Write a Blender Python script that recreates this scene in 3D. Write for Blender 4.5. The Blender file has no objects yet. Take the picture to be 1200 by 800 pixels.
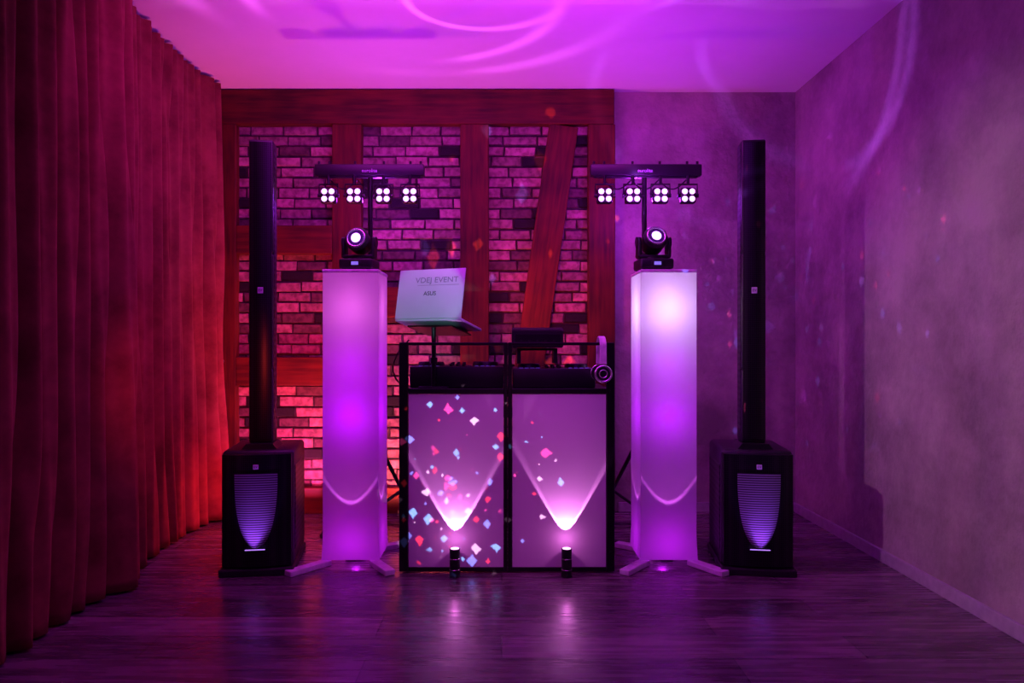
import bpy, bmesh, math, random
from mathutils import Vector, Matrix, Euler
random.seed(7)
scene = bpy.context.scene
COL = scene.collection
scene.view_settings.view_transform = 'Standard'

# ------------------------------------------------------------------ materials
def new_mat(name):
    m = bpy.data.materials.new(name); m.use_nodes = True
    nt = m.node_tree
    return m, nt, nt.nodes['Principled BSDF']

def N(nt, typ, **kw):
    n = nt.nodes.new(typ)
    for k, v in kw.items():
        setattr(n, k, v)
    return n

def plain(name, col, rough=0.5, metal=0.0, noise=0.15, nscale=30, bump=0.0, spec=0.5):
    m, nt, b = new_mat(name)
    tc = N(nt, 'ShaderNodeTexCoord'); no = N(nt, 'ShaderNodeTexNoise')
    no.inputs['Scale'].default_value = nscale; no.inputs['Detail'].default_value = 4
    nt.links.new(tc.outputs['Object'], no.inputs['Vector'])
    r = N(nt, 'ShaderNodeValToRGB')
    r.color_ramp.elements[0].position = .3; r.color_ramp.elements[1].position = .7
    r.color_ramp.elements[0].color = [c*(1-noise) for c in col]+[1]
    r.color_ramp.elements[1].color = [min(1, c*(1+noise)) for c in col]+[1]
    nt.links.new(no.outputs['Fac'], r.inputs['Fac'])
    nt.links.new(r.outputs['Color'], b.inputs['Base Color'])
    b.inputs['Roughness'].default_value = rough
    b.inputs['Metallic'].default_value = metal
    b.inputs['Specular IOR Level'].default_value = spec
    if bump:
        bp = N(nt, 'ShaderNodeBump'); bp.inputs['Strength'].default_value = bump
        bp.inputs['Distance'].default_value = .01
        nt.links.new(no.outputs['Fac'], bp.inputs['Height'])
        nt.links.new(bp.outputs['Normal'], b.inputs['Normal'])
    return m

def emis(name, col, strength):
    m, nt, b = new_mat(name)
    b.inputs['Base Color'].default_value = (*col, 1)
    b.inputs['Emission Color'].default_value = (*col, 1)
    b.inputs['Emission Strength'].default_value = strength
    return m

M_black = plain('black_plastic', (.007, .007, .009), .42)
M_blackm = plain('black_metal', (.007, .007, .008), .35, .3)
M_rubber = plain('black_rubber', (.008, .008, .008), .6)
M_white = plain('white_paint', (.7, .69, .71), .45)
M_silver = plain('silver_metal', (.5, .66, .68), .4, .1, noise=.04, nscale=8)
M_chrome = plain('chrome', (.75, .75, .78), .2, .9, noise=.03)
M_ink = plain('dark_lettering', (.03, .045, .06), .5)
M_greyprint = plain('grey_lettering', (.2, .28, .31), .5)
M_lettw = plain('white_lettering', (.6, .6, .7), .5)
M_led = emis('led_glow', (.80, .36, 1.0), 2.8)
M_bulb = emis('lamp_glow', (.62, .34, 1.0), 3.2)
M_glint = emis('glint_glow', (.5, .25, 1.0), 1.1)  # emission stands in for a reflection on the speaker inset
M_uplens = emis('uplight_lens', (1, .5, 1.0), 2.2)
M_screen = emis('tiny_display', (.3, .3, .9), .5)
M_dimled = emis('button_light', (.2, .15, .8), .12)
M_cloth = plain('panel_cloth', (.62, .58, .62), .8, noise=.04, nscale=3)
M_glass = plain('lens_glass', (.08, .04, .16), .08, noise=.02)

def grille(name, base, hi, k=700, metal=.5, rough=.35, lo=.38, up=.48):
    m, nt, b = new_mat(name)
    tc = N(nt, 'ShaderNodeTexCoord'); v = N(nt, 'ShaderNodeTexVoronoi')
    v.inputs['Scale'].default_value = k; v.inputs['Randomness'].default_value = 0
    nt.links.new(tc.outputs['Object'], v.inputs['Vector'])
    r = N(nt, 'ShaderNodeValToRGB')
    r.color_ramp.elements[0].position = lo; r.color_ramp.elements[1].position = up
    r.color_ramp.elements[0].color = (*base, 1); r.color_ramp.elements[1].color = (*hi, 1)
    nt.links.new(v.outputs['Distance'], r.inputs['Fac'])
    nt.links.new(r.outputs['Color'], b.inputs['Base Color'])
    b.inputs['Metallic'].default_value = metal; b.inputs['Roughness'].default_value = rough
    return m
M_grille = grille('speaker_grille', (.003, .003, .004), (.020, .020, .024), 110)

def stripes(name, base, hi, k, axis=2, duty=.5, metal=.2, rough=.4):
    m, nt, b = new_mat(name)
    tc = N(nt, 'ShaderNodeTexCoord'); sp = N(nt, 'ShaderNodeSeparateXYZ')
    nt.links.new(tc.outputs['Object'], sp.inputs[0])
    ml = N(nt, 'ShaderNodeMath', operation='MULTIPLY'); ml.inputs[1].default_value = k
    nt.links.new(sp.outputs[axis], ml.inputs[0])
    fr = N(nt, 'ShaderNodeMath', operation='PINGPONG'); fr.inputs[1].default_value = 1
    nt.links.new(ml.outputs[0], fr.inputs[0])
    r = N(nt, 'ShaderNodeValToRGB')
    r.color_ramp.elements[0].position = duty-.12; r.color_ramp.elements[1].position = duty+.12
    r.color_ramp.elements[0].color = (*base, 1); r.color_ramp.elements[1].color = (*hi, 1)
    nt.links.new(fr.outputs[0], r.inputs['Fac']); nt.links.new(r.outputs['Color'], b.inputs['Base Color'])
    b.inputs['Metallic'].default_value = metal; b.inputs['Roughness'].default_value = rough
    return m
M_inset = stripes('speaker_louvre_inset', (.02, .02, .025), (.26, .26, .34), 190, 2, .5)
M_vent = stripes('side_vent_slots', (.004, .004, .005), (.05, .05, .055), 70, 2, .5)

def fabric():
    m = bpy.data.materials.new('stretch_fabric'); m.use_nodes = True
    nt = m.node_tree; nt.nodes.clear()
    out = N(nt, 'ShaderNodeOutputMaterial'); mix = N(nt, 'ShaderNodeMixShader')
    d = N(nt, 'ShaderNodeBsdfDiffuse'); t = N(nt, 'ShaderNodeBsdfTranslucent')
    tc = N(nt, 'ShaderNodeTexCoord'); no = N(nt, 'ShaderNodeTexNoise')
    no.inputs['Scale'].default_value = 8
    r = N(nt, 'ShaderNodeValToRGB')
    r.color_ramp.elements[0].color = (.62, .61, .64, 1); r.color_ramp.elements[1].color = (.72, .71, .73, 1)
    nt.links.new(tc.outputs['Object'], no.inputs['Vector']); nt.links.new(no.outputs['Fac'], r.inputs['Fac'])
    nt.links.new(r.outputs['Color'], d.inputs['Color']); nt.links.new(r.outputs['Color'], t.inputs['Color'])
    mix.inputs['Fac'].default_value = .7
    nt.links.new(d.outputs[0], mix.inputs[1]); nt.links.new(t.outputs[0], mix.inputs[2])
    nt.links.new(mix.outputs[0], out.inputs['Surface'])
    return m
M_fabric = fabric()

def wood_beam():
    m, nt, b = new_mat('stained_timber')
    tc = N(nt, 'ShaderNodeTexCoord'); mp = N(nt, 'ShaderNodeMapping')
    mp.inputs['Scale'].default_value = (30, 30, 2.5)
    no = N(nt, 'ShaderNodeTexNoise'); no.inputs['Scale'].default_value = 1.5; no.inputs['Detail'].default_value = 6
    no2 = N(nt, 'ShaderNodeTexNoise'); no2.inputs['Scale'].default_value = 3
    nt.links.new(tc.outputs['Object'], mp.inputs['Vector']); nt.links.new(mp.outputs['Vector'], no.inputs['Vector'])
    nt.links.new(tc.outputs['Object'], no2.inputs['Vector'])
    r = N(nt, 'ShaderNodeValToRGB')
    r.color_ramp.elements[0].position = .34; r.color_ramp.elements[1].position = .7
    r.color_ramp.elements[0].color = (.03, .006, .004, 1); r.color_ramp.elements[1].color = (.16, .026, .010, 1)
    mx = N(nt, 'ShaderNodeMath', operation='MULTIPLY_ADD')
    mx.inputs[1].default_value = .5
    ml = N(nt, 'ShaderNodeMath', operation='MULTIPLY'); ml.inputs[1].default_value = .5
    nt.links.new(no2.outputs['Fac'], ml.inputs[0])
    nt.links.new(no.outputs['Fac'], mx.inputs[0]); nt.links.new(ml.outputs[0], mx.inputs[2])
    nt.links.new(mx.outputs[0], r.inputs['Fac']); nt.links.new(r.outputs['Color'], b.inputs['Base Color'])
    b.inputs['Roughness'].default_value = .6
    b.inputs['Specular IOR Level'].default_value = .25
    bp = N(nt, 'ShaderNodeBump'); bp.inputs['Strength'].default_value = .4; bp.inputs['Distance'].default_value = .005
    nt.links.new(no.outputs['Fac'], bp.inputs['Height']); nt.links.new(bp.outputs['Normal'], b.inputs['Normal'])
    return m
M_beam = wood_beam()

def brick_mat():
    m, nt, b = new_mat('whitewashed_brick')
    at = N(nt, 'ShaderNodeAttribute'); at.attribute_name = 'brick_col'
    tc = N(nt, 'ShaderNodeTexCoord'); no = N(nt, 'ShaderNodeTexNoise')
    no.inputs['Scale'].default_value = 30; no.inputs['Detail'].default_value = 7
    nt.links.new(tc.outputs['Object'], no.inputs['Vector'])
    r = N(nt, 'ShaderNodeValToRGB')
    r.color_ramp.elements[0].position = .36; r.color_ramp.elements[1].position = .6
    r.color_ramp.elements[0].color = (.5, .46, .46, 1); r.color_ramp.elements[1].color = (1, 1, 1, 1)
    nt.links.new(no.outputs['Fac'], r.inputs['Fac'])
    mx = N(nt, 'ShaderNodeMix', data_type='RGBA', blend_type='MULTIPLY')
    mx.inputs['Factor'].default_value = 1
    nt.links.new(at.outputs['Color'], mx.inputs[6]); nt.links.new(r.outputs['Color'], mx.inputs[7])
    nt.links.new(mx.outputs[2], b.inputs['Base Color'])
    b.inputs['Roughness'].default_value = .85
    bp = N(nt, 'ShaderNodeBump'); bp.inputs['Strength'].default_value = .6; bp.inputs['Distance'].default_value = .01
    nt.links.new(no.outputs['Fac'], bp.inputs['Height']); nt.links.new(bp.outputs['Normal'], b.inputs['Normal'])
    return m
M_brick = brick_mat()

def plaster(name, c0, c1, scale=1.6, bump=.3):
    m, nt, b = new_mat(name)
    tc = N(nt, 'ShaderNodeTexCoord')
    no = N(nt, 'ShaderNodeTexNoise'); no.inputs['Scale'].default_value = scale; no.inputs['Detail'].default_value = 9
    no.inputs['Roughness'].default_value = .68
    n2 = N(nt, 'ShaderNodeTexNoise'); n2.inputs['Scale'].default_value = 22; n2.inputs['Detail'].default_value = 8
    for x in (no, n2): nt.links.new(tc.outputs['Object'], x.inputs['Vector'])
    r = N(nt, 'ShaderNodeValToRGB')
    r.color_ramp.elements[0].position = .36; r.color_ramp.elements[1].position = .64
    r.color_ramp.elements[0].color = (*c0, 1); r.color_ramp.elements[1].color = (*c1, 1)
    nt.links.new(no.outputs['Fac'], r.inputs['Fac']); nt.links.new(r.outputs['Color'], b.inputs['Base Color'])
    b.inputs['Roughness'].default_value = .8
    bp = N(nt, 'ShaderNodeBump'); bp.inputs['Strength'].default_value = bump; bp.inputs['Distance'].default_value = .015
    nt.links.new(n2.outputs['Fac'], bp.inputs['Height']); nt.links.new(bp.outputs['Normal'], b.inputs['Normal'])
    return m
M_plaster = plaster('mottled_plaster', (.2, .17, .165), (.42, .38, .34), 1.8, .7)
M_ceil = plaster('ceiling_paint', (.74, .73, .74), (.8, .79, .8), 1.0, .05)
M_base = plain('baseboard_paint', (.36, .34, .36), .5)

def floor_mat():
    m, nt, b = new_mat('laminate_planks')
    tc = N(nt, 'ShaderNodeTexCoord')
    br = N(nt, 'ShaderNodeTexBrick')
    br.inputs['Scale'].default_value = 1; br.inputs['Brick Width'].default_value = 1.25
    br.inputs['Row Height'].default_value = .19; br.inputs['Mortar Size'].default_value = .0022
    br.inputs['Color1'].default_value = (.09, .075, .075, 1); br.inputs['Color2'].default_value = (.22, .18, .18, 1)
    br.inputs['Mortar'].default_value = (.015, .01, .015, 1); br.offset = .37; br.offset_frequency = 2
    nt.links.new(tc.outputs['Object'], br.inputs['Vector'])
    mp = N(nt, 'ShaderNodeMapping'); mp.inputs['Scale'].default_value = (1.8, 22, 1)
    no = N(nt, 'ShaderNodeTexNoise'); no.inputs['Scale'].default_value = 1.6; no.inputs['Detail'].default_value = 8
    nt.links.new(tc.outputs['Object'], mp.inputs['Vector']); nt.links.new(mp.outputs['Vector'], no.inputs['Vector'])
    r = N(nt, 'ShaderNodeValToRGB')
    r.color_ramp.elements[0].position = .3; r.color_ramp.elements[1].position = .7
    r.color_ramp.elements[0].color = (.4, .38, .38, 1); r.color_ramp.elements[1].color = (1.2, 1.2, 1.2, 1)
    nt.links.new(no.outputs['Fac'], r.inputs['Fac'])
    mx = N(nt, 'ShaderNodeMix', data_type='RGBA', blend_type='MULTIPLY'); mx.inputs['Factor'].default_value = 1
    nt.links.new(br.outputs['Color'], mx.inputs[6]); nt.links.new(r.outputs['Color'], mx.inputs[7])
    nt.links.new(mx.outputs[2], b.inputs['Base Color'])
    mr = N(nt, 'ShaderNodeMapRange'); mr.inputs['To Min'].default_value = .18; mr.inputs['To Max'].default_value = .36
    nt.links.new(no.outputs['Fac'], mr.inputs['Value']); nt.links.new(mr.outputs['Result'], b.inputs['Roughness'])
    b.inputs['Specular IOR Level'].default_value = .7
    bp = N(nt, 'ShaderNodeBump'); bp.inputs['Strength'].default_value = .3; bp.inputs['Distance'].default_value = .003
    ad = N(nt, 'ShaderNodeMath', operation='SUBTRACT')
    nt.links.new(no.outputs['Fac'], ad.inputs[0]); nt.links.new(br.outputs['Fac'], ad.inputs[1])
    nt.links.new(ad.outputs[0], bp.inputs['Height']); nt.links.new(bp.outputs['Normal'], b.inputs['Normal'])
    return m
M_floor = floor_mat()

def curtain_mat():
    m, nt, b = new_mat('red_velvet')
    tc = N(nt, 'ShaderNodeTexCoord'); no = N(nt, 'ShaderNodeTexNoise')
    no.inputs['Scale'].default_value = 5; no.inputs['Detail'].default_value = 7
    no.inputs['Roughness'].default_value = .65
    nt.links.new(tc.outputs['Object'], no.inputs['Vector'])
    r = N(nt, 'ShaderNodeValToRGB')
    r.color_ramp.elements[0].position = .3; r.color_ramp.elements[1].position = .7
    r.color_ramp.elements[0].color = (.12, .026, .02, 1); r.color_ramp.elements[1].color = (.27, .075, .055, 1)
    nt.links.new(no.outputs['Fac'], r.inputs['Fac']); nt.links.new(r.outputs['Color'], b.inputs['Base Color'])
    b.inputs['Roughness'].default_value = .85
    b.inputs['Specular IOR Level'].default_value = .1
    b.inputs['Sheen Weight'].default_value = .12
    b.inputs['Sheen Tint'].default_value = (1, .4, .3, 1)
    return m
M_curtain = curtain_mat()

# ------------------------------------------------------------------ geometry
class G:
    def __init__(s): s.bm = bmesh.new()
    def box(s, c, size, bev=0.0, rot=None, seg=2):
        r = bmesh.ops.create_cube(s.bm, size=1.0); vs = r['verts']
        for v in vs: v.co = Vector((v.co.x*size[0], v.co.y*size[1], v.co.z*size[2]))
        if bev:
            es = list({e for v in vs for e in v.link_edges})
            rr = bmesh.ops.bevel(s.bm, geom=es, offset=bev, segments=seg, affect='EDGES', profile=.5)
            vs = list({v for f in rr['faces'] for v in f.verts} | {v for v in vs if v.is_valid})
        M = Matrix.Translation(c) @ (rot.to_matrix().to_4x4() if rot else Matrix())
        for v in vs: v.co = M @ v.co
        return s
    def cyl(s, p0, p1, r0, r1=None, seg=24):
        r1 = r0 if r1 is None else r1
        p0 = Vector(p0); p1 = Vector(p1); d = p1-p0
        q = Vector((0, 0, 1)).rotation_difference(d.normalized())
        M = Matrix.Translation((p0+p1)/2) @ q.to_matrix().to_4x4()
        bmesh.ops.create_cone(s.bm, cap_ends=True, segments=seg, radius1=r0, radius2=r1, depth=d.length, matrix=M)
        return s
    def sph(s, c, r, sc=(1, 1, 1)):
        M = Matrix.Translation(c) @ Matrix.Diagonal((*sc, 1))
        bmesh.ops.create_uvsphere(s.bm, u_segments=24, v_segments=14, radius=r, matrix=M); return s
    def ring(s, c, R, r, axis='Y', sc=(1, 1, 1), a0=0, a1=2*math.pi, n=36, k=10):
        closed = abs(a1-a0-2*math.pi) < 1e-4
        pts = []
        for i in range(n+(0 if closed else 1)):
            a = a0+(a1-a0)*i/n
            x, y = R*math.cos(a)*sc[0], R*math.sin(a)*sc[1]
            p = {'Y': (x, 0, y), 'Z': (x, y, 0), 'X': (0, x, y)}[axis]
            pts.append(Vector(c)+Vector(p))
        return s.tube(pts, r, k, closed)
    def tube(s, pts, r, k=8, closed=False):
        pts = [Vector(p) for p in pts]; n = len(pts); rings = []
        up = None
        for i, p in enumerate(pts):
            if closed: t = pts[(i+1) % n]-pts[i-1]
            else: t = pts[min(i+1, n-1)]-pts[max(i-1, 0)]
            t.normalize()
            if up is None:
                up = t.orthogonal().normalized()
            up = (up-t*up.dot(t)).normalized()
            b = t.cross(up)
            rings.append([s.bm.verts.new(p+(up*math.cos(2*math.pi*j/k)+b*math.sin(2*math.pi*j/k))*r) for j in range(k)])
        for i in range(n if closed else n-1):
            A, B = rings[i], rings[(i+1) % n]
            for j in range(k):
                try: s.bm.faces.new((A[j], A[(j+1) % k], B[(j+1) % k], B[j]))
                except Exception: pass
        if not closed:
            s.bm.faces.new(rings[0][::-1]); s.bm.faces.new(rings[-1])
        return s
    def prism(s, prof, x0, x1, axis='X', bev=0):
        def mk(u, v, w):
            return {'X': (w, u, v), 'Y': (u, w, v), 'Z': (u, v, w)}[axis]
        a = [s.bm.verts.new(mk(u, v, x0)) for u, v in prof]
        b = [s.bm.verts.new(mk(u, v, x1)) for u, v in prof]
        n = len(prof); fs = []
        fs.append(s.bm.faces.new(a)); fs.append(s.bm.faces.new(b[::-1]))
        for i in range(n): fs.append(s.bm.faces.new((a[i], b[i], b[(i+1) % n], a[(i+1) % n])))
        if bev:
            es = list({e for f in fs for e in f.edges})
            bmesh.ops.bevel(s.bm, geom=es, offset=bev, segments=2, affect='EDGES')
        return s
    def done(s, name, mat, parent=None, smooth=False, label=None, loc=(0, 0, 0), rot=None):
        bmesh.ops.recalc_face_normals(s.bm, faces=s.bm.faces)
        me = bpy.data.meshes.new(name); s.bm.to_mesh(me); s.bm.free()
        if smooth:
            for p in me.polygons: p.use_smooth = True
            try: me.set_sharp_from_angle(angle=math.radians(40))
            except Exception: pass
        me.materials.append(mat)
        o = bpy.data.objects.new(name, me); COL.objects.link(o)
        o.location = loc
        if rot: o.rotation_euler = rot
        if parent: o.parent = parent
        if label: o['label'] = label
        return o

def thing(name, label, cat, loc, rot=(0, 0, 0), group=None):
    e = bpy.data.objects.new(name, None); e.empty_display_size = .1
    COL.objects.link(e); e.location = loc; e.rotation_euler = rot
    e['label'] = label; e['category'] = cat
    if group: e['group'] = group
    return e

def tag(o, label, cat, group=None):
    o['label'] = label; o['category'] = cat
    if group: o['group'] = group
    return o
def struct(o, label=None):
    o['kind'] = 'structure'
    if label: o['label'] = label
    return o

def text_obj(name, body, size, mat, parent, loc, rot, ext=.0006, align='CENTER', sx=1):
    cu = bpy.data.curves.new(name, 'FONT'); cu.body = body; cu.size = size
    cu.extrude = ext; cu.align_x = align; cu.align_y = 'CENTER'
    t = bpy.data.objects.new(name+'_tmp', cu); COL.objects.link(t)
    bpy.context.view_layer.update()
    me = bpy.data.meshes.new_from_object(t.evaluated_get(bpy.context.evaluated_depsgraph_get()))
    bpy.data.objects.remove(t)
    me.materials.clear(); me.materials.append(mat)
    o = bpy.data.objects.new(name, me); COL.objects.link(o)
    o.parent = parent; o.location = loc; o.rotation_euler = rot; o.scale = (sx, 1, 1)
    return o

# ------------------------------------------------------------------ camera
H = 1.07
cam = bpy.data.cameras.new('camera'); co = bpy.data.objects.new('camera', cam); COL.objects.link(co)
co.location = (0, 0, H); co.rotation_euler = (math.pi/2, 0, 0)
cam.sensor_width = 36; cam.lens = 850/1200*36
cam.shift_x = .01; cam.shift_y = .0025
scene.camera = co

# ------------------------------------------------------------------ room
XL, XR, YB, ZC, YF = -1.834, 1.878, 4.64, 2.68, -2.0
struct(G().box(((XL+XR)/2, (YB+YF)/2, -.05), (XR-XL+.2, YB-YF+.2, .1)).done('floor', M_floor), 'dark laminate plank floor with a satin sheen')
struct(G().box(((XL+XR)/2, (YB+YF)/2, ZC+.05), (XR-XL+.2, YB-YF+.2, .1)).done('ceiling', M_ceil), 'smooth white painted ceiling')
struct(G().box((XL-.05, (YB+YF)/2, ZC/2), (.1, YB-YF, ZC)).done('wall_left', M_plaster), 'wall hidden by the curtains')
struct(G().box((XR+.05, (YB+YF)/2, ZC/2), (.1, YB-YF, ZC)).done('wall_right', M_plaster), 'mottled grey plaster wall')
struct(G().box((XR-.008, (YB+YF)/2, .03), (.016, YB-YF-.02, .06), .003).done('baseboard_right', M_base), 'low painted baseboard')
XB = .72
struct(G().box(((XB+XR)/2, YB-.008, .03), (XR-XB-.05, .016, .06), .003).done('baseboard_back', M_base), 'low painted baseboard')
bm = bmesh.new()
cl = bm.loops.layers.color.new('brick_col')
def quad(vs, col, mi):
    f = bm.faces.new([bm.verts.new(v) for v in vs]); f.material_index = mi
    for l in f.loops: l[cl] = (*col, 1)
mort = (.2, .15, .17)
quad([(XL, YB, 0), (XB, YB, 0), (XB, YB, ZC), (XL, YB, ZC)], mort, 1)
quad([(XB, YB, 0), (XR, YB, 0), (XR, YB, ZC), (XB, YB, ZC)], (.5, .5, .5), 0)
quad([(XL, YB+.1, 0), (XL, YB+.1, ZC), (XR, YB+.1, ZC), (XR, YB+.1, 0)], (.5, .5, .5), 0)
bw, bh, g = .205, .0665, .009
row = 0; z = .01
while z+bh < ZC:
    x = XL+.01 - (bw/2 if row % 2 else 0) + random.uniform(-.02, .02)
    while x < XB-.02:
        w = bw*random.uniform(.9, 1.08)
        x0, x1 = max(x, XL+.002), min(x+w-g, XB-.002)
        if x1-x0 > .03:
            t = random.random()
            if t < .10: c = (.04, .03, .055)
            elif t < .28: c = (.36, .25, .27)
            else:
                k = random.uniform(.5, .7); c = (k, k*.74, k*.76)
            d = random.uniform(.006, .018)
            j = lambda: random.uniform(-.003, .003)
            z0, z1 = z+j(), z+bh-g+j()
            yb, yf = YB, YB-d; e = .004
            A = [(x0+j(), yb, z0), (x1+j(), yb, z0), (x1+j(), yb, z1), (x0+j(), yb, z1)]
            B = [(A[0][0]+e, yf+j()*.6, z0+e), (A[1][0]-e, yf+j()*.6, z0+e), (A[2][0]-e, yf+j()*.6, z1-e), (A[3][0]+e, yf+j()*.6, z1-e)]
            quad(B, c, 1)
            for i in range(4): quad([A[i], A[(i+1) % 4], B[(i+1) % 4], B[i]], c, 1)
        x += w
    z += bh; row += 1
me = bpy.data.meshes.new('wall_back'); bm.to_mesh(me); bm.free()
me.materials.append(M_plaster); me.materials.append(M_brick)
wb = bpy.data.objects.new('wall_back', me); COL.objects.link(wb)
struct(wb, 'back wall of whitewashed brick infill beside mottled plaster')

S = 183.2
BD = .07
def beam(i, x0, x1, y0, y1):
    a, b_ = (x0-588)/S, (x1-588)/S; c, d = H-(y1-403)/S, H-(y0-403)/S
    o = G()
    horiz = (b_-a) > (d-c)
    if horiz:
        o.box((0, 0, 0), (d-c, BD, b_-a), .006)
        ob = o.done('trim_%d' % i, M_beam, loc=((a+b_)/2, YB-BD/2, (c+d)/2), rot=(0, math.pi/2, 0))
    else:
        o.box((0, 0, 0), (b_-a, BD, d-c), .006)
        ob = o.done('trim_%d' % i, M_beam, loc=((a+b_)/2, YB-BD/2, (c+d)/2))
    struct(ob, 'exposed reddish-brown timber beam')
    return ob
beam(1, 254, 718, 109, 149)
beam(2, 255, 281, 149, 599)
beam(3, 688, 719, 149, 599)
beam(4, 392, 426, 149, 599)
beam(5, 540, 573, 149, 599)
beam(6, 281, 392, 266, 299)
beam(7, 281, 392, 418, 451)
beam(8, 281, 392, 569, 599)
beam(9, 426, 540, 337, 372)
beam(10, 426, 540, 569, 599)
x0, z0_, x1, z1_ = (624-588)/S, H-(400-403)/S, (660-588)/S, H-(150-403)/S
x0 -= .12*(x1-x0)*2; z0_ -= .12*(z1_-z0_)*2
L = math.hypot(x1-x0, z1_-z0_); ang = math.atan2(x1-x0, z1_-z0_)
ob = G().box((0, 0, 0), (.185, BD-.008, L), .006).done('trim_11', M_beam, loc=((x0+x1)/2, YB-BD/2+.004, (z0_+z1_)/2), rot=(0, ang, 0))
struct(ob, 'leaning timber brace between the posts')
ob = G().cyl((-1.76, YB-BD, .96), (-1.76, YB-BD-.05, .975), .012).cyl((-1.76, YB-BD-.045, .974), (-1.76, YB-BD-.055, .977), .016).done('timber_peg', M_black)
tag(ob, 'small dark wooden peg sticking out of a timber post', 'peg')

# ------------------------------------------------------------------ curtains
def curtain(y0, y1, seed, lab, base, per, bulge):
    rnd = random.Random(seed)
    folds = []; yy = y0-.1
    while yy < y1+.2:
        wd = per*rnd.uniform(.55, 1.5)
        folds.append((yy, wd, rnd.uniform(.5, 1.25), rnd.uniform(-.05, .05), rnd.uniform(.25, 1)))
        yy += wd
    bm = bmesh.new(); ny, nz = int((y1-y0)*170), 60
    ph = [rnd.uniform(0, 6.28) for _ in range(6)]
    grid = []
    for i in range(ny+1):
        u = i/ny; y = y0+(y1-y0)*u; col = []
        env = min(1, (y-y0)/.08, (y1-y)/.08)*.8+.2
        for j in range(nz+1):
            t = j/nz; z = .012+(ZC-.03)*t
            low = 1-t
            ys = y+.05*math.sin(z*1.4+ph[0]+y*1.3)*low+.012*math.sin(z*4+y*7+ph[1])
            w = 0
            for (fy, fw, fa, dr, sh) in folds:
                if fy <= ys < fy+fw:
                    q = (ys-fy)/fw
                    s_ = math.sin(math.pi*q)
                    w = (s_**.8)*.095*fa*(.65+.35*sh*low) - .037
                    break
            w += .012*math.sin(y*2*math.pi/.071+ph[5]+z*.9)*(.3+.7*t)
            w += bulge*low*(.5+.5*math.sin(y*4.1+ph[3]))
            col.append(bm.verts.new((base+w*env, y, z)))
        grid.append(col)
    for i in range(ny):
        for j in range(nz):
            bm.faces.new((grid[i][j], grid[i+1][j], grid[i+1][j+1], grid[i][j+1]))
    me = bpy.data.meshes.new('curtain'); bm.to_mesh(me); bm.free()
    for p in me.polygons: p.use_smooth = True
    me.materials.append(M_curtain)
    o = bpy.data.objects.new('curtain', me); COL.objects.link(o)
    so = o.modifiers.new('thick', 'SOLIDIFY'); so.thickness = .003
    tag(o, lab, 'curtain', 'floor-length drapes along the wall')
curtain(3.28, 4.55, 5, 'floor-length red velvet curtain in deep folds, lit by red glow', -1.765, .13, .02)
curtain(.2, 3.33, 12, 'floor-length dark red velvet curtain in deep folds', -1.70, .17, .05)

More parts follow.
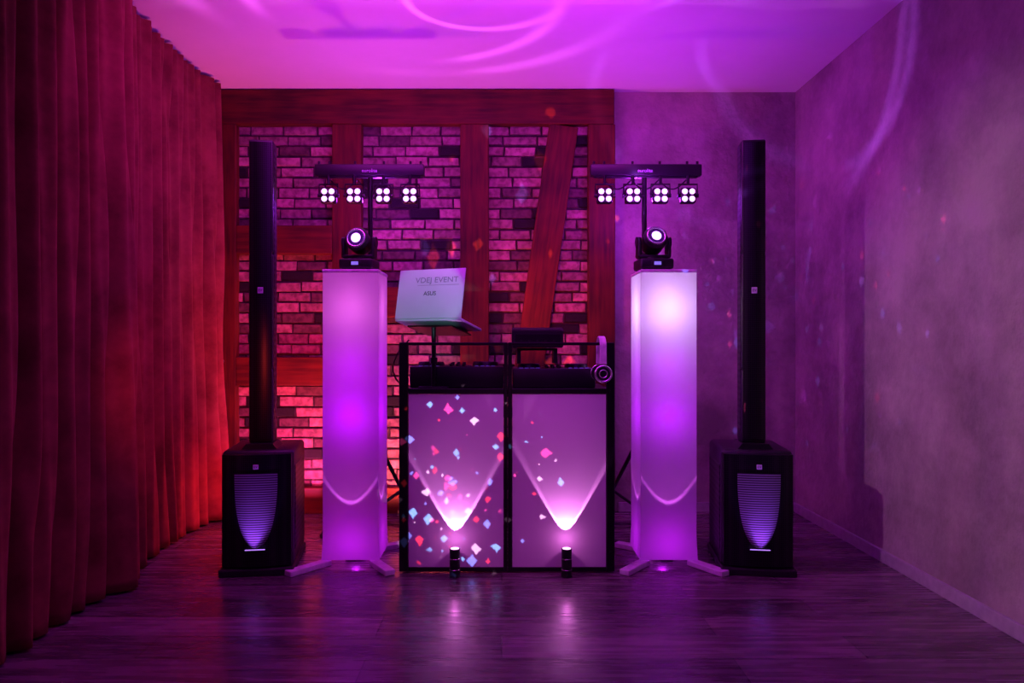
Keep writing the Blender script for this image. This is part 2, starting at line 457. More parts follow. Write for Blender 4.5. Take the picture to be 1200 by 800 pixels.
# ------------------------------------------------------------------ speakers
def speaker(x, y, side, lab):
    e = thing('column_speaker', lab, 'speaker', (x, y, 0), (0, 0, math.radians(8*side)), 'column loudspeakers')
    w, d, h = .325, .43, .545
    G().box((0, d/2+.02, h/2+.03), (w, d-.03, h), .022, seg=3).done('subwoofer_cabinet', M_black, e, True)
    G().box((0, d/2, .018), (w+.012, d+.02, .036), .008).done('foot', M_rubber, e)
    prof = []
    n = 16
    for i in range(n+1):
        u = -1+2*i/n
        prof.append((u*(w/2-.008), .012-.022*(1-u*u)))
    prof += [(w/2-.008, .05), (-(w/2-.008), .05)]
    G().prism(prof, .045, h+.015, 'Z').done('grille', M_grille, e, True)
    bm = bmesh.new(); rows = 24; cols = 16; gr = []
    for i in range(rows+1):
        t = i/rows; z = .475-.345*t
        hw = .094*math.sqrt(max(1-t**2.4, 0.0))+.002
        r = []
        for j in range(cols+1):
            u = -1+2*j/cols
            xx = u*hw
            bow = .012-.022*(1-(xx/(w/2))**2)
            yy = bow-.004-.020*t*(1-abs(u)**3)
            r.append(bm.verts.new((xx, yy, z)))
        gr.append(r)
    for i in range(rows):
        for j in range(cols): bm.faces.new((gr[i][j], gr[i+1][j], gr[i+1][j+1], gr[i][j+1]))
    me = bpy.data.meshes.new('grille_inset'); bm.to_mesh(me); bm.free()
    for p in me.polygons: p.use_smooth = True
    me.materials.append(M_inset)
    o = bpy.data.objects.new('grille_inset', me); COL.objects.link(o); o.parent = e
    o['label'] = 'shield-shaped slotted inset catching violet light'
    b = G().box((0, -.014, .505), (.024, .004, .022), .002).done('badge', M_lettw, e)
    text_obj('lettering', 'EV', .016, M_ink, e, (0, -.0165, .505), (math.pi/2, 0, 0))
    for s in (-1, 1):
        G().box((s*(w/2+.001), .23, .30), (.006, .32, .40), .002).done('side_vent', M_vent, e)
    ty = .16
    G().prism([(-.085, .57), (.085, .57), (.06, .60), (-.06, .60)], ty-.09, ty+.09, 'Y').done('column_adapter', M_black, e)
    zt = 2.045; tw, td = .112, .12
    seg = [(.60, .95), (.954, 1.50), (1.504, zt)]
    for a, b_ in seg:
        G().box((0, ty+.01, (a+b_)/2), (tw, td, b_-a), .010, seg=3).done('column_segment', M_black, e, True)
    prof = []
    for i in range(9):
        u = -1+2*i/8; prof.append((u*(tw/2-.006), ty-td/2+.008-.010*(1-u*u)))
    prof += [(tw/2-.006, ty), (-(tw/2-.006), ty)]
    G().prism(prof, .62, zt-.015, 'Z').done('column_grille', M_grille, e, True)
    for s in (-1, 1):
        G().box((s*(tw/2+.0005), ty+.012, 1.33), (.003, .07, 1.36)).done('column_vent', M_vent, e)
    G().box((0, ty-td/2-.003, 1.325), (.026, .004, .03), .002).done('badge', M_lettw, e)
    text_obj('lettering', 'EV', .017, M_ink, e, (0, ty-td/2-.0055, 1.325), (math.pi/2, 0, 0))
    G().box((0, -.033, .130), (.09, .006, .004), .002).done('glint_strip', M_glint, e)  # added glowing strip imitates the bright reflection at the inset's foot
    return e
s1 = speaker(-1.132, 3.345, 1, 'tall black column speaker on a subwoofer beside the red curtain')
s2 = speaker(1.185, 3.345, -1, 'tall black column speaker on a subwoofer beside the plaster wall')

# ------------------------------------------------------------------ truss columns with fabric covers
def column(x, y, lab, feet):
    e = thing('pedestal_column', lab, 'lighting column', (x, y, 0), (0, 0, 0), 'fabric-covered lighting columns')
    w, h = .268, 1.415
    bm = bmesh.new(); nz = 40; ns = 8
    rings = []
    def ring_pts(hw):
        pts = []
        cs = [(-1, -1), (1, -1), (1, 1), (-1, 1)]
        for a in range(4):
            c0, c1 = cs[a], cs[(a+1) % 4]
            for k in range(ns):
                u = k/ns
                px, py = (c0[0]*(1-u)+c1[0]*u), (c0[1]*(1-u)+c1[1]*u)
                pts.append((px*hw, py*hw, u))
        return pts
    for i in range(nz+1):
        t = i/nz; z = .03+(h-.03)*t
        hw = w/2*(1+.035*max(0, (.08-t)/.08))
        pull = .010*math.sin(math.pi*t)
        r = []
        for (px, py, u) in ring_pts(hw):
            f = math.sin(math.pi*u)*pull
            nx = -1 if abs(px+hw) < 1e-6 else (1 if abs(px-hw) < 1e-6 else 0)
            nyy = -1 if abs(py+hw) < 1e-6 else (1 if abs(py-hw) < 1e-6 else 0)
            if 0 < u < 1: px -= nx*f; py -= nyy*f
            r.append(bm.verts.new((px, py, z)))
        rings.append(r)
    n = len(rings[0])
    for i in range(nz):
        for j in range(n): bm.faces.new((rings[i][j], rings[i][(j+1) % n], rings[i+1][(j+1) % n], rings[i+1][j]))
    me = bpy.data.meshes.new('fabric_cover'); bm.to_mesh(me); bm.free()
    for p in me.polygons: p.use_smooth = True
    me.set_sharp_from_angle(angle=math.radians(40))
    me.materials.append(M_fabric)
    o = bpy.data.objects.new('fabric_cover', me); COL.objects.link(o); o.parent = e
    o['label'] = 'white stretch fabric sleeve glowing violet'
    G().box((0, 0, h+.008), (w+.006, w+.006, .016), .004).done('top_plate', M_white, e)
    fl = [(-.11, -.115, feet[0][0]-x, feet[0][1]-y), (.11, -.115, feet[1][0]-x, feet[1][1]-y), (-.10, .12, -.20, .20), (.10, .12, .20, .20)]
    for (x0_, y0_, x1_, y1_) in fl:
        L_ = math.hypot(x1_-x0_, y1_-y0_)
        G().box(((x0_+x1_)/2, (y0_+y1_)/2, .014), (L_, .05, .026), .004, Euler((0, 0, math.atan2(y1_-y0_, x1_-x0_)))).done('foot', M_white, e)
    G().cyl((0, 0, .004), (0, 0, .035), .05).cyl((0, 0, .033), (0, 0, .04), .04).done('uplight', M_black, e)
    return e
CLX, CRX, CY = -.730, .806, 3.634
column(CLX, CY, 'white fabric-covered lighting column glowing magenta beside the booth and laptop', [(-.985, 3.335), (-.515, 3.35)])
column(CRX, CY, 'white fabric-covered lighting column glowing pale violet beside the headphones', [(.565, 3.35), (1.03, 3.335)])

# ------------------------------------------------------------------ moving heads
def moving_head(x, y, z, yaw, tilt, lab):
    e = thing('moving_head_light', lab, 'stage light', (x, y, z), (0, 0, yaw), 'moving head spotlights')
    G().box((0, 0, .032), (.165, .15, .05), .010, seg=3).box((0, -.072, .03), (.06, .012, .028), .002).done('base', M_black, e, True)
    G().box((0, -.0795, .032), (.034, .002, .016)).done('display', M_screen, e)
    for sx in (-1, 1):
        for sy in (-1, 1): G().cyl((sx*.062, sy*.055, 0), (sx*.062, sy*.055, .01), .012).done('foot', M_rubber, e)
    g_ = G().cyl((0, 0, .056), (0, 0, .066), .05)
    g_.box((0, 0, .070), (.155, .07, .018), .006)
    for s in (-1, 1):
        g_.box((s*.074, 0, .115), (.018, .065, .10), .007, seg=3)
        g_.cyl((s*.066, 0, .142), (s*.086, 0, .142), .028)
    g_.done('yoke', M_black, e, True)
    g_ = G().cyl((0, .03, 0), (0, -.045, 0), .056, .060, 32).sph((0, .03, 0), .056, (1, .9, 1)).cyl((0, -.045, 0), (0, -.062, 0), .060, .052, 32)
    for k in range(8): g_.box((0, .0+.008*k, .054), (.05, .003, .008))
    h = g_.done('head', M_black, e, True, loc=(0, 0, .145), rot=(tilt, 0, 0))
    G().ring((0, -.062, 0), .044, .005).done('lens_ring', M_chrome, h, True)
    G().cyl((0, -.055, 0), (0, -.0635, 0), .041, seg=32).done('lens', M_glass, h, True)
    G().sph((0, -.060, 0), .026, (1, .35, 1)).done('bulb', M_bulb, h, True)
    return e
ztop = 1.431
moving_head(-.706, 3.60, ztop, math.radians(-6), math.radians(-12), 'black moving head light with glowing round lens facing forward')
moving_head(.752, 3.60, ztop, math.radians(4), math.radians(-22), 'black moving head light with glowing lens tilted upward')

# ------------------------------------------------------------------ LED par bars on tripods
def parbar(x, y, lab, offs):
    e = thing('light_bar_stand', lab, 'stage light', (x, y, 0), (0, 0, 0), 'tripod light bars')
    sc = 850/y
    zb = H+203/sc; zl = H+173/sc
    G().cyl((0, 0, .12), (0, 0, 1.15), .0175).cyl((0, 0, 1.1), (0, 0, zb-.02), .013).cyl((0, 0, 1.12), (0, 0, 1.19), .024).cyl((0, 0, .55), (0, 0, .61), .026).done('pole', M_blackm, e, True)
    for a in (30, 150, 270):
        ar = math.radians(a)
        c, s = math.cos(ar), math.sin(ar)
        R = .33
        if a == 270: R = .08
        G().tube([(c*.02, s*.02, .58), (c*R, s*R*.6, .012)], .011).tube([(c*.01, s*.01, .17), (c*R*.55, s*R*.33, .27)], .008).sph((c*R, s*R*.6, .014), .014).done('tripod_leg', M_blackm, e, True)
    x0, x1 = offs[0]-.075, offs[3]+.075
    G().box(((x0+x1)/2, 0, zb), (x1-x0, .05, .062), .006).box(((x0+x1)/2, 0, zb-.033), (x1-x0-.04, .03, .012), .002).done('crossbar', M_black, e, True)
    text_obj('lettering', 'eurolite', .026, M_lettw, e, (.0, -.027, zb-.006), (math.pi/2, 0, 0))
    for o_ in [x0+.02]+[q for q in offs]+[x1-.02]:
        G().cyl((o_, 0, zb+.03), (o_, 0, zb+.05), .007, seg=10).done('knob', M_blackm, e)
    for i, o_ in enumerate(offs):
        p = G().box((0, .01, 0), (.084, .05, .084), .012, seg=3).cyl((0, .03, 0), (0, .06, 0), .034, .026).done('spotlight', M_black, e, True, loc=(o_, -.02, zl))
        G().tube([(-.05, 0, 0), (-.05, 0, .06), (.05, 0, .06), (.05, 0, 0)], .005, 6).cyl((-.056, 0, 0), (-.042, 0, 0), .011, seg=12).cyl((.056, 0, 0), (.042, 0, 0), .011, seg=12).cyl((0, 0, .06), (0, 0, zb-zl-.03), .008, seg=10).done('bracket', M_blackm, p)
        for sx in (-1, 1):
            for sz in (-1, 1):
                G().cyl((sx*.0195, -.014, sz*.0195), (sx*.0195, -.020, sz*.0195), .0155, .0135, 16).done('led', M_led, p, False)
    pts = []
    for i in range(40):
        t = i/39; xx = offs[0]+(offs[3]-offs[0])*t
        pts.append((xx, .02, zb-.045-.05*abs(math.sin(t*math.pi*3))))
    G().tube(pts, .004, 6).done('cable', M_rubber, e, True)
    return e
PY = 3.90; sc = 850/PY
lx = (434-588)/sc; rx = (755-588)/sc
parbar(lx, PY, 'black tripod light bar with four glowing LED spots above laptop', [(p-588)/sc-lx for p in (386, 416, 450, 481)])
parbar(rx, PY, 'black tripod light bar with four glowing LED spots beside plaster wall', [(p-588)/sc-rx for p in (708, 741, 773, 805)])

# ------------------------------------------------------------------ DJ booth
DY = 3.385; ds = 850/DY
def dx(px): return (px-588)/ds
def dz(py): return H-(py-403)/ds
e = thing('dj_booth', 'black-framed folding booth with two white cloth front panels', 'dj booth', (0, DY, 0))
zt = dz(401); zr = dz(457)
def post(a, b_): G().box(((dx(a)+dx(b_))/2, .015, (zt+.008)/2), (dx(b_)-dx(a), .03, zt-.008), .003).done('post', M_blackm, e)
post(467.5, 478); post(590.5, 594.7); post(595.3, 600); post(711, 720.5)
for a, b_ in ((478, 590.5), (600, 711)):
    G().box(((dx(a)+dx(b_))/2, .015, zt-.007), (dx(b_)-dx(a), .024, .014), .002).done('top_rail', M_blackm, e)
    G().box(((dx(a)+dx(b_))/2, .015, zr-.004), (dx(b_)-dx(a), .024, .022), .002).done('middle_rail', M_blackm, e)
    G().box(((dx(a)+dx(b_))/2, .015, .018), (dx(b_)-dx(a), .024, .02), .002).done('bottom_rail', M_blackm, e)
    G().box(((dx(a)+dx(b_))/2, .010, (dz(667)+dz(462))/2), (dx(b_)-dx(a)-.004, .006, dz(462)-dz(667)), .001).done('front_panel', M_cloth, e, False, 'white stretched cloth panel catching coloured light')
for (px, pz) in ((dx(472), .1), (dx(472), .85), (dx(592), .3), (dx(598), .85), (dx(716), .1), (dx(716), .85)):
    G().cyl((px, -.003, pz), (px, .001, pz), .005, seg=10).done('bolt', M_blackm, e)
G().box(((dx(467.5)+dx(720.5))/2, .29, .845), (dx(720.5)-dx(467.5)-.01, .50, .022), .004).done('table_top', M_black, e)
for px in (472, 715.5):
    G().box((dx(px), .52, .42), (.03, .03, .84), .003).box((dx(px), .28, .05), (.024, .49, .024), .002).box((dx(px), .28, .82), (.024, .49, .024), .002).done('side_frame', M_blackm, e)
TZ = .857
def controller(x, y, w, d, h, lab, z=TZ, name='dj_controller'):
    c = thing(name, lab, 'dj controller', (x, y, z))
    G().box((0, 0, h/2), (w, d, h), .008).done('body', M_black, c, True)
    for s in (-1, 1):
        G().cyl((s*w*.3, 0, h), (s*w*.3, 0, h+.016), w*.15, w*.14, 32).ring((s*w*.3, 0, h+.016), w*.13, .003, 'Z').done('jog_wheel', M_blackm, c, True)
    for i in range(3):
        for j in range(4): G().cyl((-.03+.03*i, -.02+.035*j-.02, h), (-.03+.03*i, -.02+.035*j-.02, h+.016), .007, .006, 12).done('knob', M_rubber, c)
    for i in range(3): G().box((-.03+.03*i, -.1, h+.006), (.012, .02, .012), .002).done('fader', M_black, c)
    for s in (-1, 1):
        for i in range(4): G().box((s*w*.3-.04+.027*i, -d*.4, h+.001), (.018, .014, .003)).done('button', M_dimled, c)
    return c
controller(dx(533), DY+.275, .455, .30, .105, 'black controller with two jog wheels on the booth table')
controller(dx(652), DY+.275, .40, .30, .095, 'black controller with two jog wheels beside the headphones')
c = thing('audio_mixer', 'small black mixer box raised above the booth rail', 'mixer', (dx(632), DY+.25, TZ+.117))
G().box((-.09, .0, .035), (.02, .12, .07), .002).box((.09, 0, .035), (.02, .12, .07), .002).box((0, 0, .07), (.2, .12, .012), .002).done('riser', M_black, c)
m = G().prism([(-.10, 0), (.10, 0), (.10, .055), (-.07, .100), (-.10, .085)], -.125, .125, 'X', .004).done('body', M_black, c, loc=(0, 0, .078))
G().box((0, -.1015, .04), (.22, .003, .055), .001).done('face_plate', M_blackm, m)
for i in range(5): G().cyl((-.08+.04*i, -.103, .034), (-.08+.04*i, -.109, .034), .006, seg=10).done('knob', M_rubber, m)

# laptop stand + laptop
LX, LY, LZ = -.352, DY+.045, H+.112
yaw = math.radians(-22); pit = math.radians(-11)
ls = thing('laptop_stand', 'black pole stand with a tilted laptop tray', 'laptop stand', (-.325, DY+.078, TZ))
G().box((0, 0, .006), (.14, .07, .012), .003).done('base', M_blackm, ls)
G().cyl((0, 0, .012), (0, 0, .30), .011).cyl((0, 0, .12), (0, 0, .15), .018).done('pole', M_blackm, ls, True)
G().box((0, 0, 0), (.24, .22, .008), .002).box((0, .106, .010), (.2, .006, .022), .001).done('tray', M_blackm, ls, loc=(.022, .082, .2785), rot=(pit, 0, yaw))
lp = thing('laptop', 'open silver laptop seen from behind with dark lettering on lid', 'laptop', (LX, LY, LZ+.004), (pit, 0, yaw))
W, D = .352, .245
base = G().box((0, D/2, 0), (W, D, .014), .004).done('base', M_silver, lp, True)
G().box((0, D*.42, .0078), (W*.9, D*.4, .002)).done('keyboard', M_ink, base)
lid = G().box((0, 0, D/2), (W, .007, D), .003).done('lid', M_silver, lp, True, loc=(0, 0, .004), rot=(math.radians(-2), 0, 0))
G().box((0, .0038, D/2), (W*.95, .001, D*.9)).done('screen', M_screen, lid)
text_obj('lettering', 'ASUS', .029, M_ink, lid, (0.0, -.0041, D*.50), (math.pi/2, 0, 0))
text_obj('lettering', 'VDEJ EVENT', .038, M_greyprint, lid, (.03, -.0041, D*.77), (math.pi/2, 0, 0), sx=1.12)
G().box((.04, -.0042, D*.67), (.22, .0008, .0015)).done('printed_line', M_greyprint, lid)

# headphones
hp = thing('headphones', 'white and chrome headphones hung over the booth rail', 'headphones', (dx(705), DY+.015, zt))
pp = [(0, -.066, -.10)]+[(0, -.064*math.cos(math.pi*i/16), -.02+.045*math.sin(math.pi*i/16)) for i in range(17)]+[(0, .066, -.10)]
g_ = G()
for o_ in (-.010, -.003, .004, .011): g_.tube([(p[0]+o_, p[1], p[2]) for p in pp], .005, 8)
g_.done('headband', M_white, hp, True)
for s in (-1, 1):
    G().cyl((0, s*.045, -.145), (0, s*.072, -.145), .040, .038, 32).done('ear_cup', M_black, hp, True)
    G().ring((0, s*.073, -.145), .036, .0055).done('cup_ring', M_chrome, hp, True)
    G().ring((0, s*.074, -.145), .018, .003).done('cup_badge', M_chrome, hp, True)
    G().cyl((0, s*.034, -.145), (0, s*.046, -.145), .036, seg=28).done('ear_cushion', M_rubber, hp, True)

UPY = 3.337
for px in (533, 664):
    ux = (px-588)/254.7
    u = thing('uplight', 'small black cylindrical uplight standing before the cloth panel', 'uplight', (ux, UPY, 0), group='uplights before the booth')
    G().cyl((0, 0, .006), (0, 0, .13), .0235, seg=28).cyl((0, 0, 0), (0, 0, .01), .026, seg=28).ring((0, 0, .128), .0225, .0022, 'Z').done('body', M_black, u, True)
    for zz_ in (.085, .035): G().ring((0, 0, zz_), .0238, .0012, 'Z').done('trim_ring', M_chrome, u, True)
    G().cyl((0, 0, .129), (0, 0, .131), .019, seg=24).done('lens', M_uplens, u)

def cable(pts, lab, r=.004):
    P = [Vector(p) for p in pts]; P = [P[0]]+P+[P[-1]]; out = []
    for i in range(1, len(P)-2):
        for k in range(8):
            t = k/8
            out.append(.5*((2*P[i])+(-P[i-1]+P[i+1])*t+(2*P[i-1]-5*P[i]+4*P[i+1]-P[i+2])*t*t+(-P[i-1]+3*P[i]-3*P[i+1]+P[i+2])*t**3))
    out.append(P[-2])
    tag(G().tube(out, r, 6).done('cable', M_rubber, None, True), lab, 'cable', 'power and signal cables')
cable([(-.98, 4.30, .006), (-.9, 4.26, .006), (-.7, 4.3, .006), (-.55, 4.22, .006), (-.46, 4.1, .006), (-.45, 4.05, .3), (-.44, 4.0, .70)], 'black cable running across the floor behind the column')
cable([(-.44, 3.44, 1.09), (-.49, 3.43, 1.03), (-.515, 3.44, .96), (-.50, 3.45, .90), (-.45, 3.45, .862)], 'black cable drooping from the laptop')
cable([(.50, 4.3, .006), (.47, 4.2, .02), (.46, 4.0, .35), (.46, 3.97, .7)], 'black cable rising behind the booth')
cable([(1.05, 4.15, .006), (1.0, 4.25, .006), (.8, 4.3, .006), (.55, 4.32, .006)], 'black cable lying on the floor by the subwoofer')

# ------------------------------------------------------------------ lights
def look(o, tgt):
    d = Vector(tgt)-o.location
    o.rotation_euler = d.to_track_quat('-Z', 'Y').to_euler()
def light(typ, name, loc, col, en, tgt=None, size=.0, cone=60, blend=.3, sx=None, sy=None):
    l = bpy.data.lights.new(name, typ); l.color = col; l.energy = en
    if typ == 'AREA':
        l.shape = 'RECTANGLE'; l.size = sx; l.size_y = sy
    else: l.shadow_soft_size = size
    if typ == 'SPOT': l.spot_size = math.radians(cone); l.spot_blend = blend
    o = bpy.data.objects.new(name, l); COL.objects.link(o); o.location = loc
    if tgt: look(o, tgt)
    return o

def gobo_dots(o, scale, thr, sel, cols, stretch=(1, 1, 1), strength=1):
    l = o.data; l.use_nodes = True; nt = l.node_tree
    em = nt.nodes['Emission']
    tc = N(nt, 'ShaderNodeTexCoord'); mp = N(nt, 'ShaderNodeMapping'); mp.inputs['Scale'].default_value = stretch
    v = N(nt, 'ShaderNodeTexVoronoi'); v.inputs['Scale'].default_value = scale; v.distance = 'MANHATTAN'
    nz_ = N(nt, 'ShaderNodeTexNoise'); nz_.inputs['Scale'].default_value = scale*1.3
    va = N(nt, 'ShaderNodeVectorMath', operation='MULTIPLY_ADD')
    va.inputs[1].default_value = (.35/scale,)*3
    nt.links.new(tc.outputs['Normal'], mp.inputs['Vector'])
    nt.links.new(mp.outputs['Vector'], nz_.inputs['Vector']); nt.links.new(nz_.outputs['Color'], va.inputs[0])
    nt.links.new(mp.outputs['Vector'], va.inputs[2]); nt.links.new(va.outputs[0], v.inputs['Vector'])
    sep = N(nt, 'ShaderNodeSeparateColor'); nt.links.new(v.outputs['Color'], sep.inputs[0])
    th = N(nt, 'ShaderNodeMath', operation='MULTIPLY_ADD'); th.inputs[1].default_value = thr*.6; th.inputs[2].default_value = thr*.55
    nt.links.new(sep.outputs[2], th.inputs[0])
    df = N(nt, 'ShaderNodeMath', operation='SUBTRACT'); nt.links.new(th.outputs[0], df.inputs[0]); nt.links.new(v.outputs['Distance'], df.inputs[1])
    a = N(nt, 'ShaderNodeMapRange'); a.inputs['From Min'].default_value = 0; a.inputs['From Max'].default_value = thr*.2
    a.clamp = True
    nt.links.new(df.outputs[0], a.inputs['Value'])
    b = N(nt, 'ShaderNodeMath', operation='LESS_THAN'); b.inputs[1].default_value = sel
    nt.links.new(sep.outputs[1], b.inputs[0])
    c = N(nt, 'ShaderNodeMath', operation='MULTIPLY'); nt.links.new(a.outputs[0], c.inputs[0]); nt.links.new(b.outputs[0], c.inputs[1])
    r = N(nt, 'ShaderNodeValToRGB'); r.color_ramp.interpolation = 'CONSTANT'
    r.color_ramp.elements[0].color = (*cols[0], 1); r.color_ramp.elements[0].position = 0
    r.color_ramp.elements[1].color = (*cols[1], 1); r.color_ramp.elements[1].position = 1/len(cols)
    for i in range(2, len(cols)):
        el = r.color_ramp.elements.new(i/len(cols)); el.color = (*cols[i], 1)
    nt.links.new(sep.outputs[0], r.inputs['Fac']); nt.links.new(r.outputs['Color'], em.inputs['Color'])
    m_ = N(nt, 'ShaderNodeMath', operation='MULTIPLY'); m_.inputs[1].default_value = strength
    nt.links.new(c.outputs[0], m_.inputs[0]); nt.links.new(m_.outputs[0], em.inputs['Strength'])

def gobo_ring(o, radii, width, nscale=2.0, seed=0, base=0.0, modulate=True):
    l = o.data; l.use_nodes = True; nt = l.node_tree; em = nt.nodes['Emission']
    tc = N(nt, 'ShaderNodeTexCoord'); sp = N(nt, 'ShaderNodeSeparateXYZ')
    nt.links.new(tc.outputs['Normal'], sp.inputs[0])
    acc = None
    for (cx, cy, R) in radii:
        cv = N(nt, 'ShaderNodeCombineXYZ')
        ax = N(nt, 'ShaderNodeMath', operation='SUBTRACT'); ax.inputs[1].default_value = cx; nt.links.new(sp.outputs[0], ax.inputs[0])
        ay = N(nt, 'ShaderNodeMath', operation='SUBTRACT'); ay.inputs[1].default_value = cy; nt.links.new(sp.outputs[1], ay.inputs[0])
        nt.links.new(ax.outputs[0], cv.inputs[0]); nt.links.new(ay.outputs[0], cv.inputs[1])
        ln = N(nt, 'ShaderNodeVectorMath', operation='LENGTH'); nt.links.new(cv.outputs[0], ln.inputs[0])
        s = N(nt, 'ShaderNodeMath', operation='SUBTRACT'); s.inputs[1].default_value = R; nt.links.new(ln.outputs['Value'], s.inputs[0])
        ab = N(nt, 'ShaderNodeMath', operation='ABSOLUTE'); nt.links.new(s.outputs[0], ab.inputs[0])
        mr = N(nt, 'ShaderNodeMapRange'); mr.interpolation_type = 'SMOOTHSTEP'
        mr.inputs['From Min'].default_value = width; mr.inputs['From Max'].default_value = 0
        nt.links.new(ab.outputs[0], mr.inputs['Value'])
        if acc is None: acc = mr.outputs[0]
        else:
            ad = N(nt, 'ShaderNodeMath', operation='ADD'); nt.links.new(acc, ad.inputs[0]); nt.links.new(mr.outputs[0], ad.inputs[1]); acc = ad.outputs[0]
    if modulate:
        no = N(nt, 'ShaderNodeTexNoise'); no.inputs['Scale'].default_value = nscale
        mp = N(nt, 'ShaderNodeMapping'); mp.inputs['Location'].default_value = (seed, seed*.7, 0)
        nt.links.new(tc.outputs['Normal'], mp.inputs[0]); nt.links.new(mp.outputs[0], no.inputs['Vector'])
        mr = N(nt, 'ShaderNodeMapRange'); mr.inputs['From Min'].default_value = .36; mr.inputs['From Max'].default_value = .58
        nt.links.new(no.outputs['Fac'], mr.inputs['Value'])
        ml = N(nt, 'ShaderNodeMath', operation='MULTIPLY'); nt.links.new(acc, ml.inputs[0]); nt.links.new(mr.outputs[0], ml.inputs[1])
        acc = ml.outputs[0]
    ad = N(nt, 'ShaderNodeMath', operation='ADD'); ad.inputs[1].default_value = base
    nt.links.new(acc, ad.inputs[0]); nt.links.new(ad.outputs[0], em.inputs['Strength'])

MAG = (.46, .018, 1.0); RED = (1, .02, .02)
light('SPOT', 'ceiling_wash', (-.70, 3.52, 1.70), MAG, 15, (-.6, 3.7, 2.7), .01, 150, .8)
light('SPOT', 'ceiling_wash', (.76, 3.52, 1.70), MAG, 24, (.7, 3.8, 2.7), .01, 150, .8)
light('AREA', 'wall_wash', (-.3, 3.0, 2.55), (.72, .02, .8), 22, (-0.5, 4.6, 1.2), sx=2.0, sy=.3)  # added area light out of view, tints the back wall violet
light('AREA', 'room_fill', (0, -1.0, 2.2), (.5, .02, .8), 3, (0, 4, .8), sx=2.2, sy=1.2)
light('AREA', 'floor_wash', (.2, 1.6, 2.5), (.45, .015, 1), 10, (.2, 2.6, 0), sx=1.6, sy=.6)
for bx in (lx, rx):
    light('POINT', 'bar_backglow', (bx, 4.2, 1.88), (.42, .02, 1), 9, size=.0)  # added point behind each bar, stands in for LED halo on brick
light('POINT', 'red_uplight', (-1.42, 4.2, .25), (1, .03, .05), 8, size=.03)
light('SPOT', 'red_timber_wash', (-1.0, 3.95, .9), RED, 26, (-1.3, 4.64, 1.2), .0, 125, .9)
light('SPOT', 'red_timber_wash', (.1, 3.95, 1.1), (1, .05, .01), 24, (.35, 4.64, 1.5), .0, 90, 1)
light('SPOT', 'pink_uplight', (-.62, 4.2, .08), (1, .16, .2), 75, (-.72, 4.64, .8), .01, 130, .8)
light('SPOT', 'pink_uplight', (-1.25, 4.3, .08), (1, .06, .34), 50, (-1.2, 4.64, .9), .01, 130, .8)
light('SPOT', 'red_curtain_wash', (-.9, 2.6, 1.0), (1, .04, .03), 15, (-1.8, 3.9, .8), .0, 66, 1)
light('SPOT', 'side_key', (-1.5, 2.1, 1.80), (.62, .05, .75), 85, (1.88, 3.2, 1.15), .012, 62, .8)
light('SPOT', 'side_key_pale', (-1.5, 2.08, 1.80), (.95, .66, .60), 85, (1.88, 2.75, 1.0), .012, 42, .8)
light('SPOT', 'booth_wash', (0, .8, 1.9), (1, .14, .85), 40, (.03, 3.38, .45), .05, 22, .8)  # added front spot, lifts the cloth panels towards magenta
light('SPOT', 'lid_fill', (-.5, .3, 1.5), (.5, .95, 1), 120, (LX, LY, LZ+.11), .0, 7.5, .4)  # added narrow spot that only brightens and cools the laptop lid
for cx, top, up, mid in ((CLX, (.85, .14, .8), 1.0, 1.5), (CRX, (.78, .5, 1.0), 2.2, 1.2)):
    cu = light('SPOT', 'column_uplight', (cx, CY, .047), (.85, .12, 1), 11, (cx, CY, 1), .002, 56, .02)
    gobo_ring(cu, [(0, 0, .445)], .018, base=.22, modulate=False)
    light('POINT', 'column_glow', (cx, CY, .10), (.6, .01, 1), .9, size=.02)  # added points inside the sleeve extend the uplight's glow over its height
    light('POINT', 'column_glow', (cx, CY, .72), (.48, .0, 1), mid, size=.03)
    light('POINT', 'column_glow', (cx, CY, .98), (.52, .0, 1), .8, size=.03)
    light('POINT', 'column_glow', (cx, CY, 1.24), top, up, size=.03)
for px in (533, 664):
    ux = (px-588)/254.7
    bu = light('SPOT', 'booth_uplight', (ux, UPY+.016, .138), (1, .27, .95), 14, (ux, UPY+.05, 1.1), .002, 60, .1)
    gobo_ring(bu, [(0, 0, .47)], .06, base=.8, modulate=False)
    light('POINT', 'booth_spill', (ux, UPY-.01, .16), (1, .2, .9), .2, size=.003)
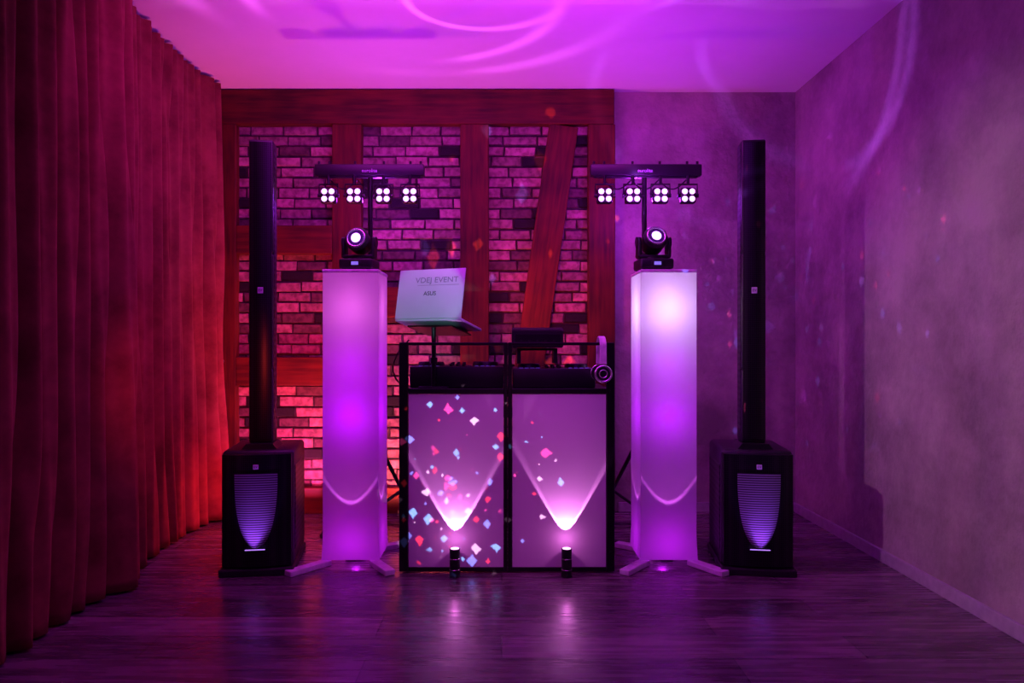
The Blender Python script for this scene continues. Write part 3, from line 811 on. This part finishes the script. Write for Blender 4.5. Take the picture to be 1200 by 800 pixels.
for sx in (-1.132, 1.185):
    light('SPOT', 'grille_glow', (sx, 3.22, .07), (.38, .07, 1), 9, (sx, 3.335, .28), .003, 50, 1)  # added spot at each subwoofer to light its inset, no fixture there
cols = [(1, .03, .04), (.2, .25, 1), (1, .5, .9), (.2, .45, 1), (1, .05, .3)]
disc = light('SPOT', 'disco_dots', (-.35, .5, 1.3), (1, 1, 1), 900, (-.15, 3.38, .45), 0, 17, .1)
gobo_dots(disc, 40, .5, .8, cols)
d3 = light('SPOT', 'disco_dots', (.3, .5, 1.5), (1, 1, 1), 800, (-.24, 3.38, .36), 0, 9.5, .3)
gobo_dots(d3, 52, .5, .9, cols)
d2 = light('SPOT', 'disco_dots_wide', (-.2, .6, 1.4), (1, 1, 1), 450, (1.8, 4.35, 1.35), 0, 28, .1)
gobo_dots(d2, 52, .36, .75, [(.5, .06, .9), (.15, .15, 1), (.35, .15, 1), (1, .06, .3)], (1, .5, 1))
d4 = light('SPOT', 'disco_dots_red', (.1, 1.0, 1.7), (1, 1, 1), 1100, (.3, 4.6, 1.75), 0, 26, .1)
gobo_dots(d4, 17, .42, .95, [(1, .08, .02), (.3, .15, 1), (1, .06, .03)], (1, .6, 1))
d5 = light('SPOT', 'blue_specks', (0, 3.0, 1.9), (1, 1, 1), 90, (1.4, 4.6, 1.6), 0, 32, .5)
gobo_dots(d5, 34, .5, .8, [(.12, .12, 1), (.3, .1, 1)], (1, .6, 1))
# broad circular gobo from the first moving head
r1 = light('SPOT', 'ring_beam', (-.45, 3.35, 1.70), (.9, .12, 1), 48, (-.45, 3.38, 2.7), 0, 150, .2)
gobo_ring(r1, [(0, 0, .60), (.02, .06, .74), (.3, 0, .3)], .035, 1.4, 2.3, 0.0)
r2 = light('SPOT', 'ring_beam', (.6, 2.9, 1.75), (.42, .08, 1), 58, (1.2, 3.8, 2.4), 0, 150, .2)
gobo_ring(r2, [(0, 0, .5), (.2, .0, .35)], .035, 2.0, 4.1)

w = bpy.data.worlds.new('world'); scene.world = w; w.use_nodes = True
w.node_tree.nodes['Background'].inputs[0].default_value = (.04, .005, .06, 1)
w.node_tree.nodes['Background'].inputs[1].default_value = .3
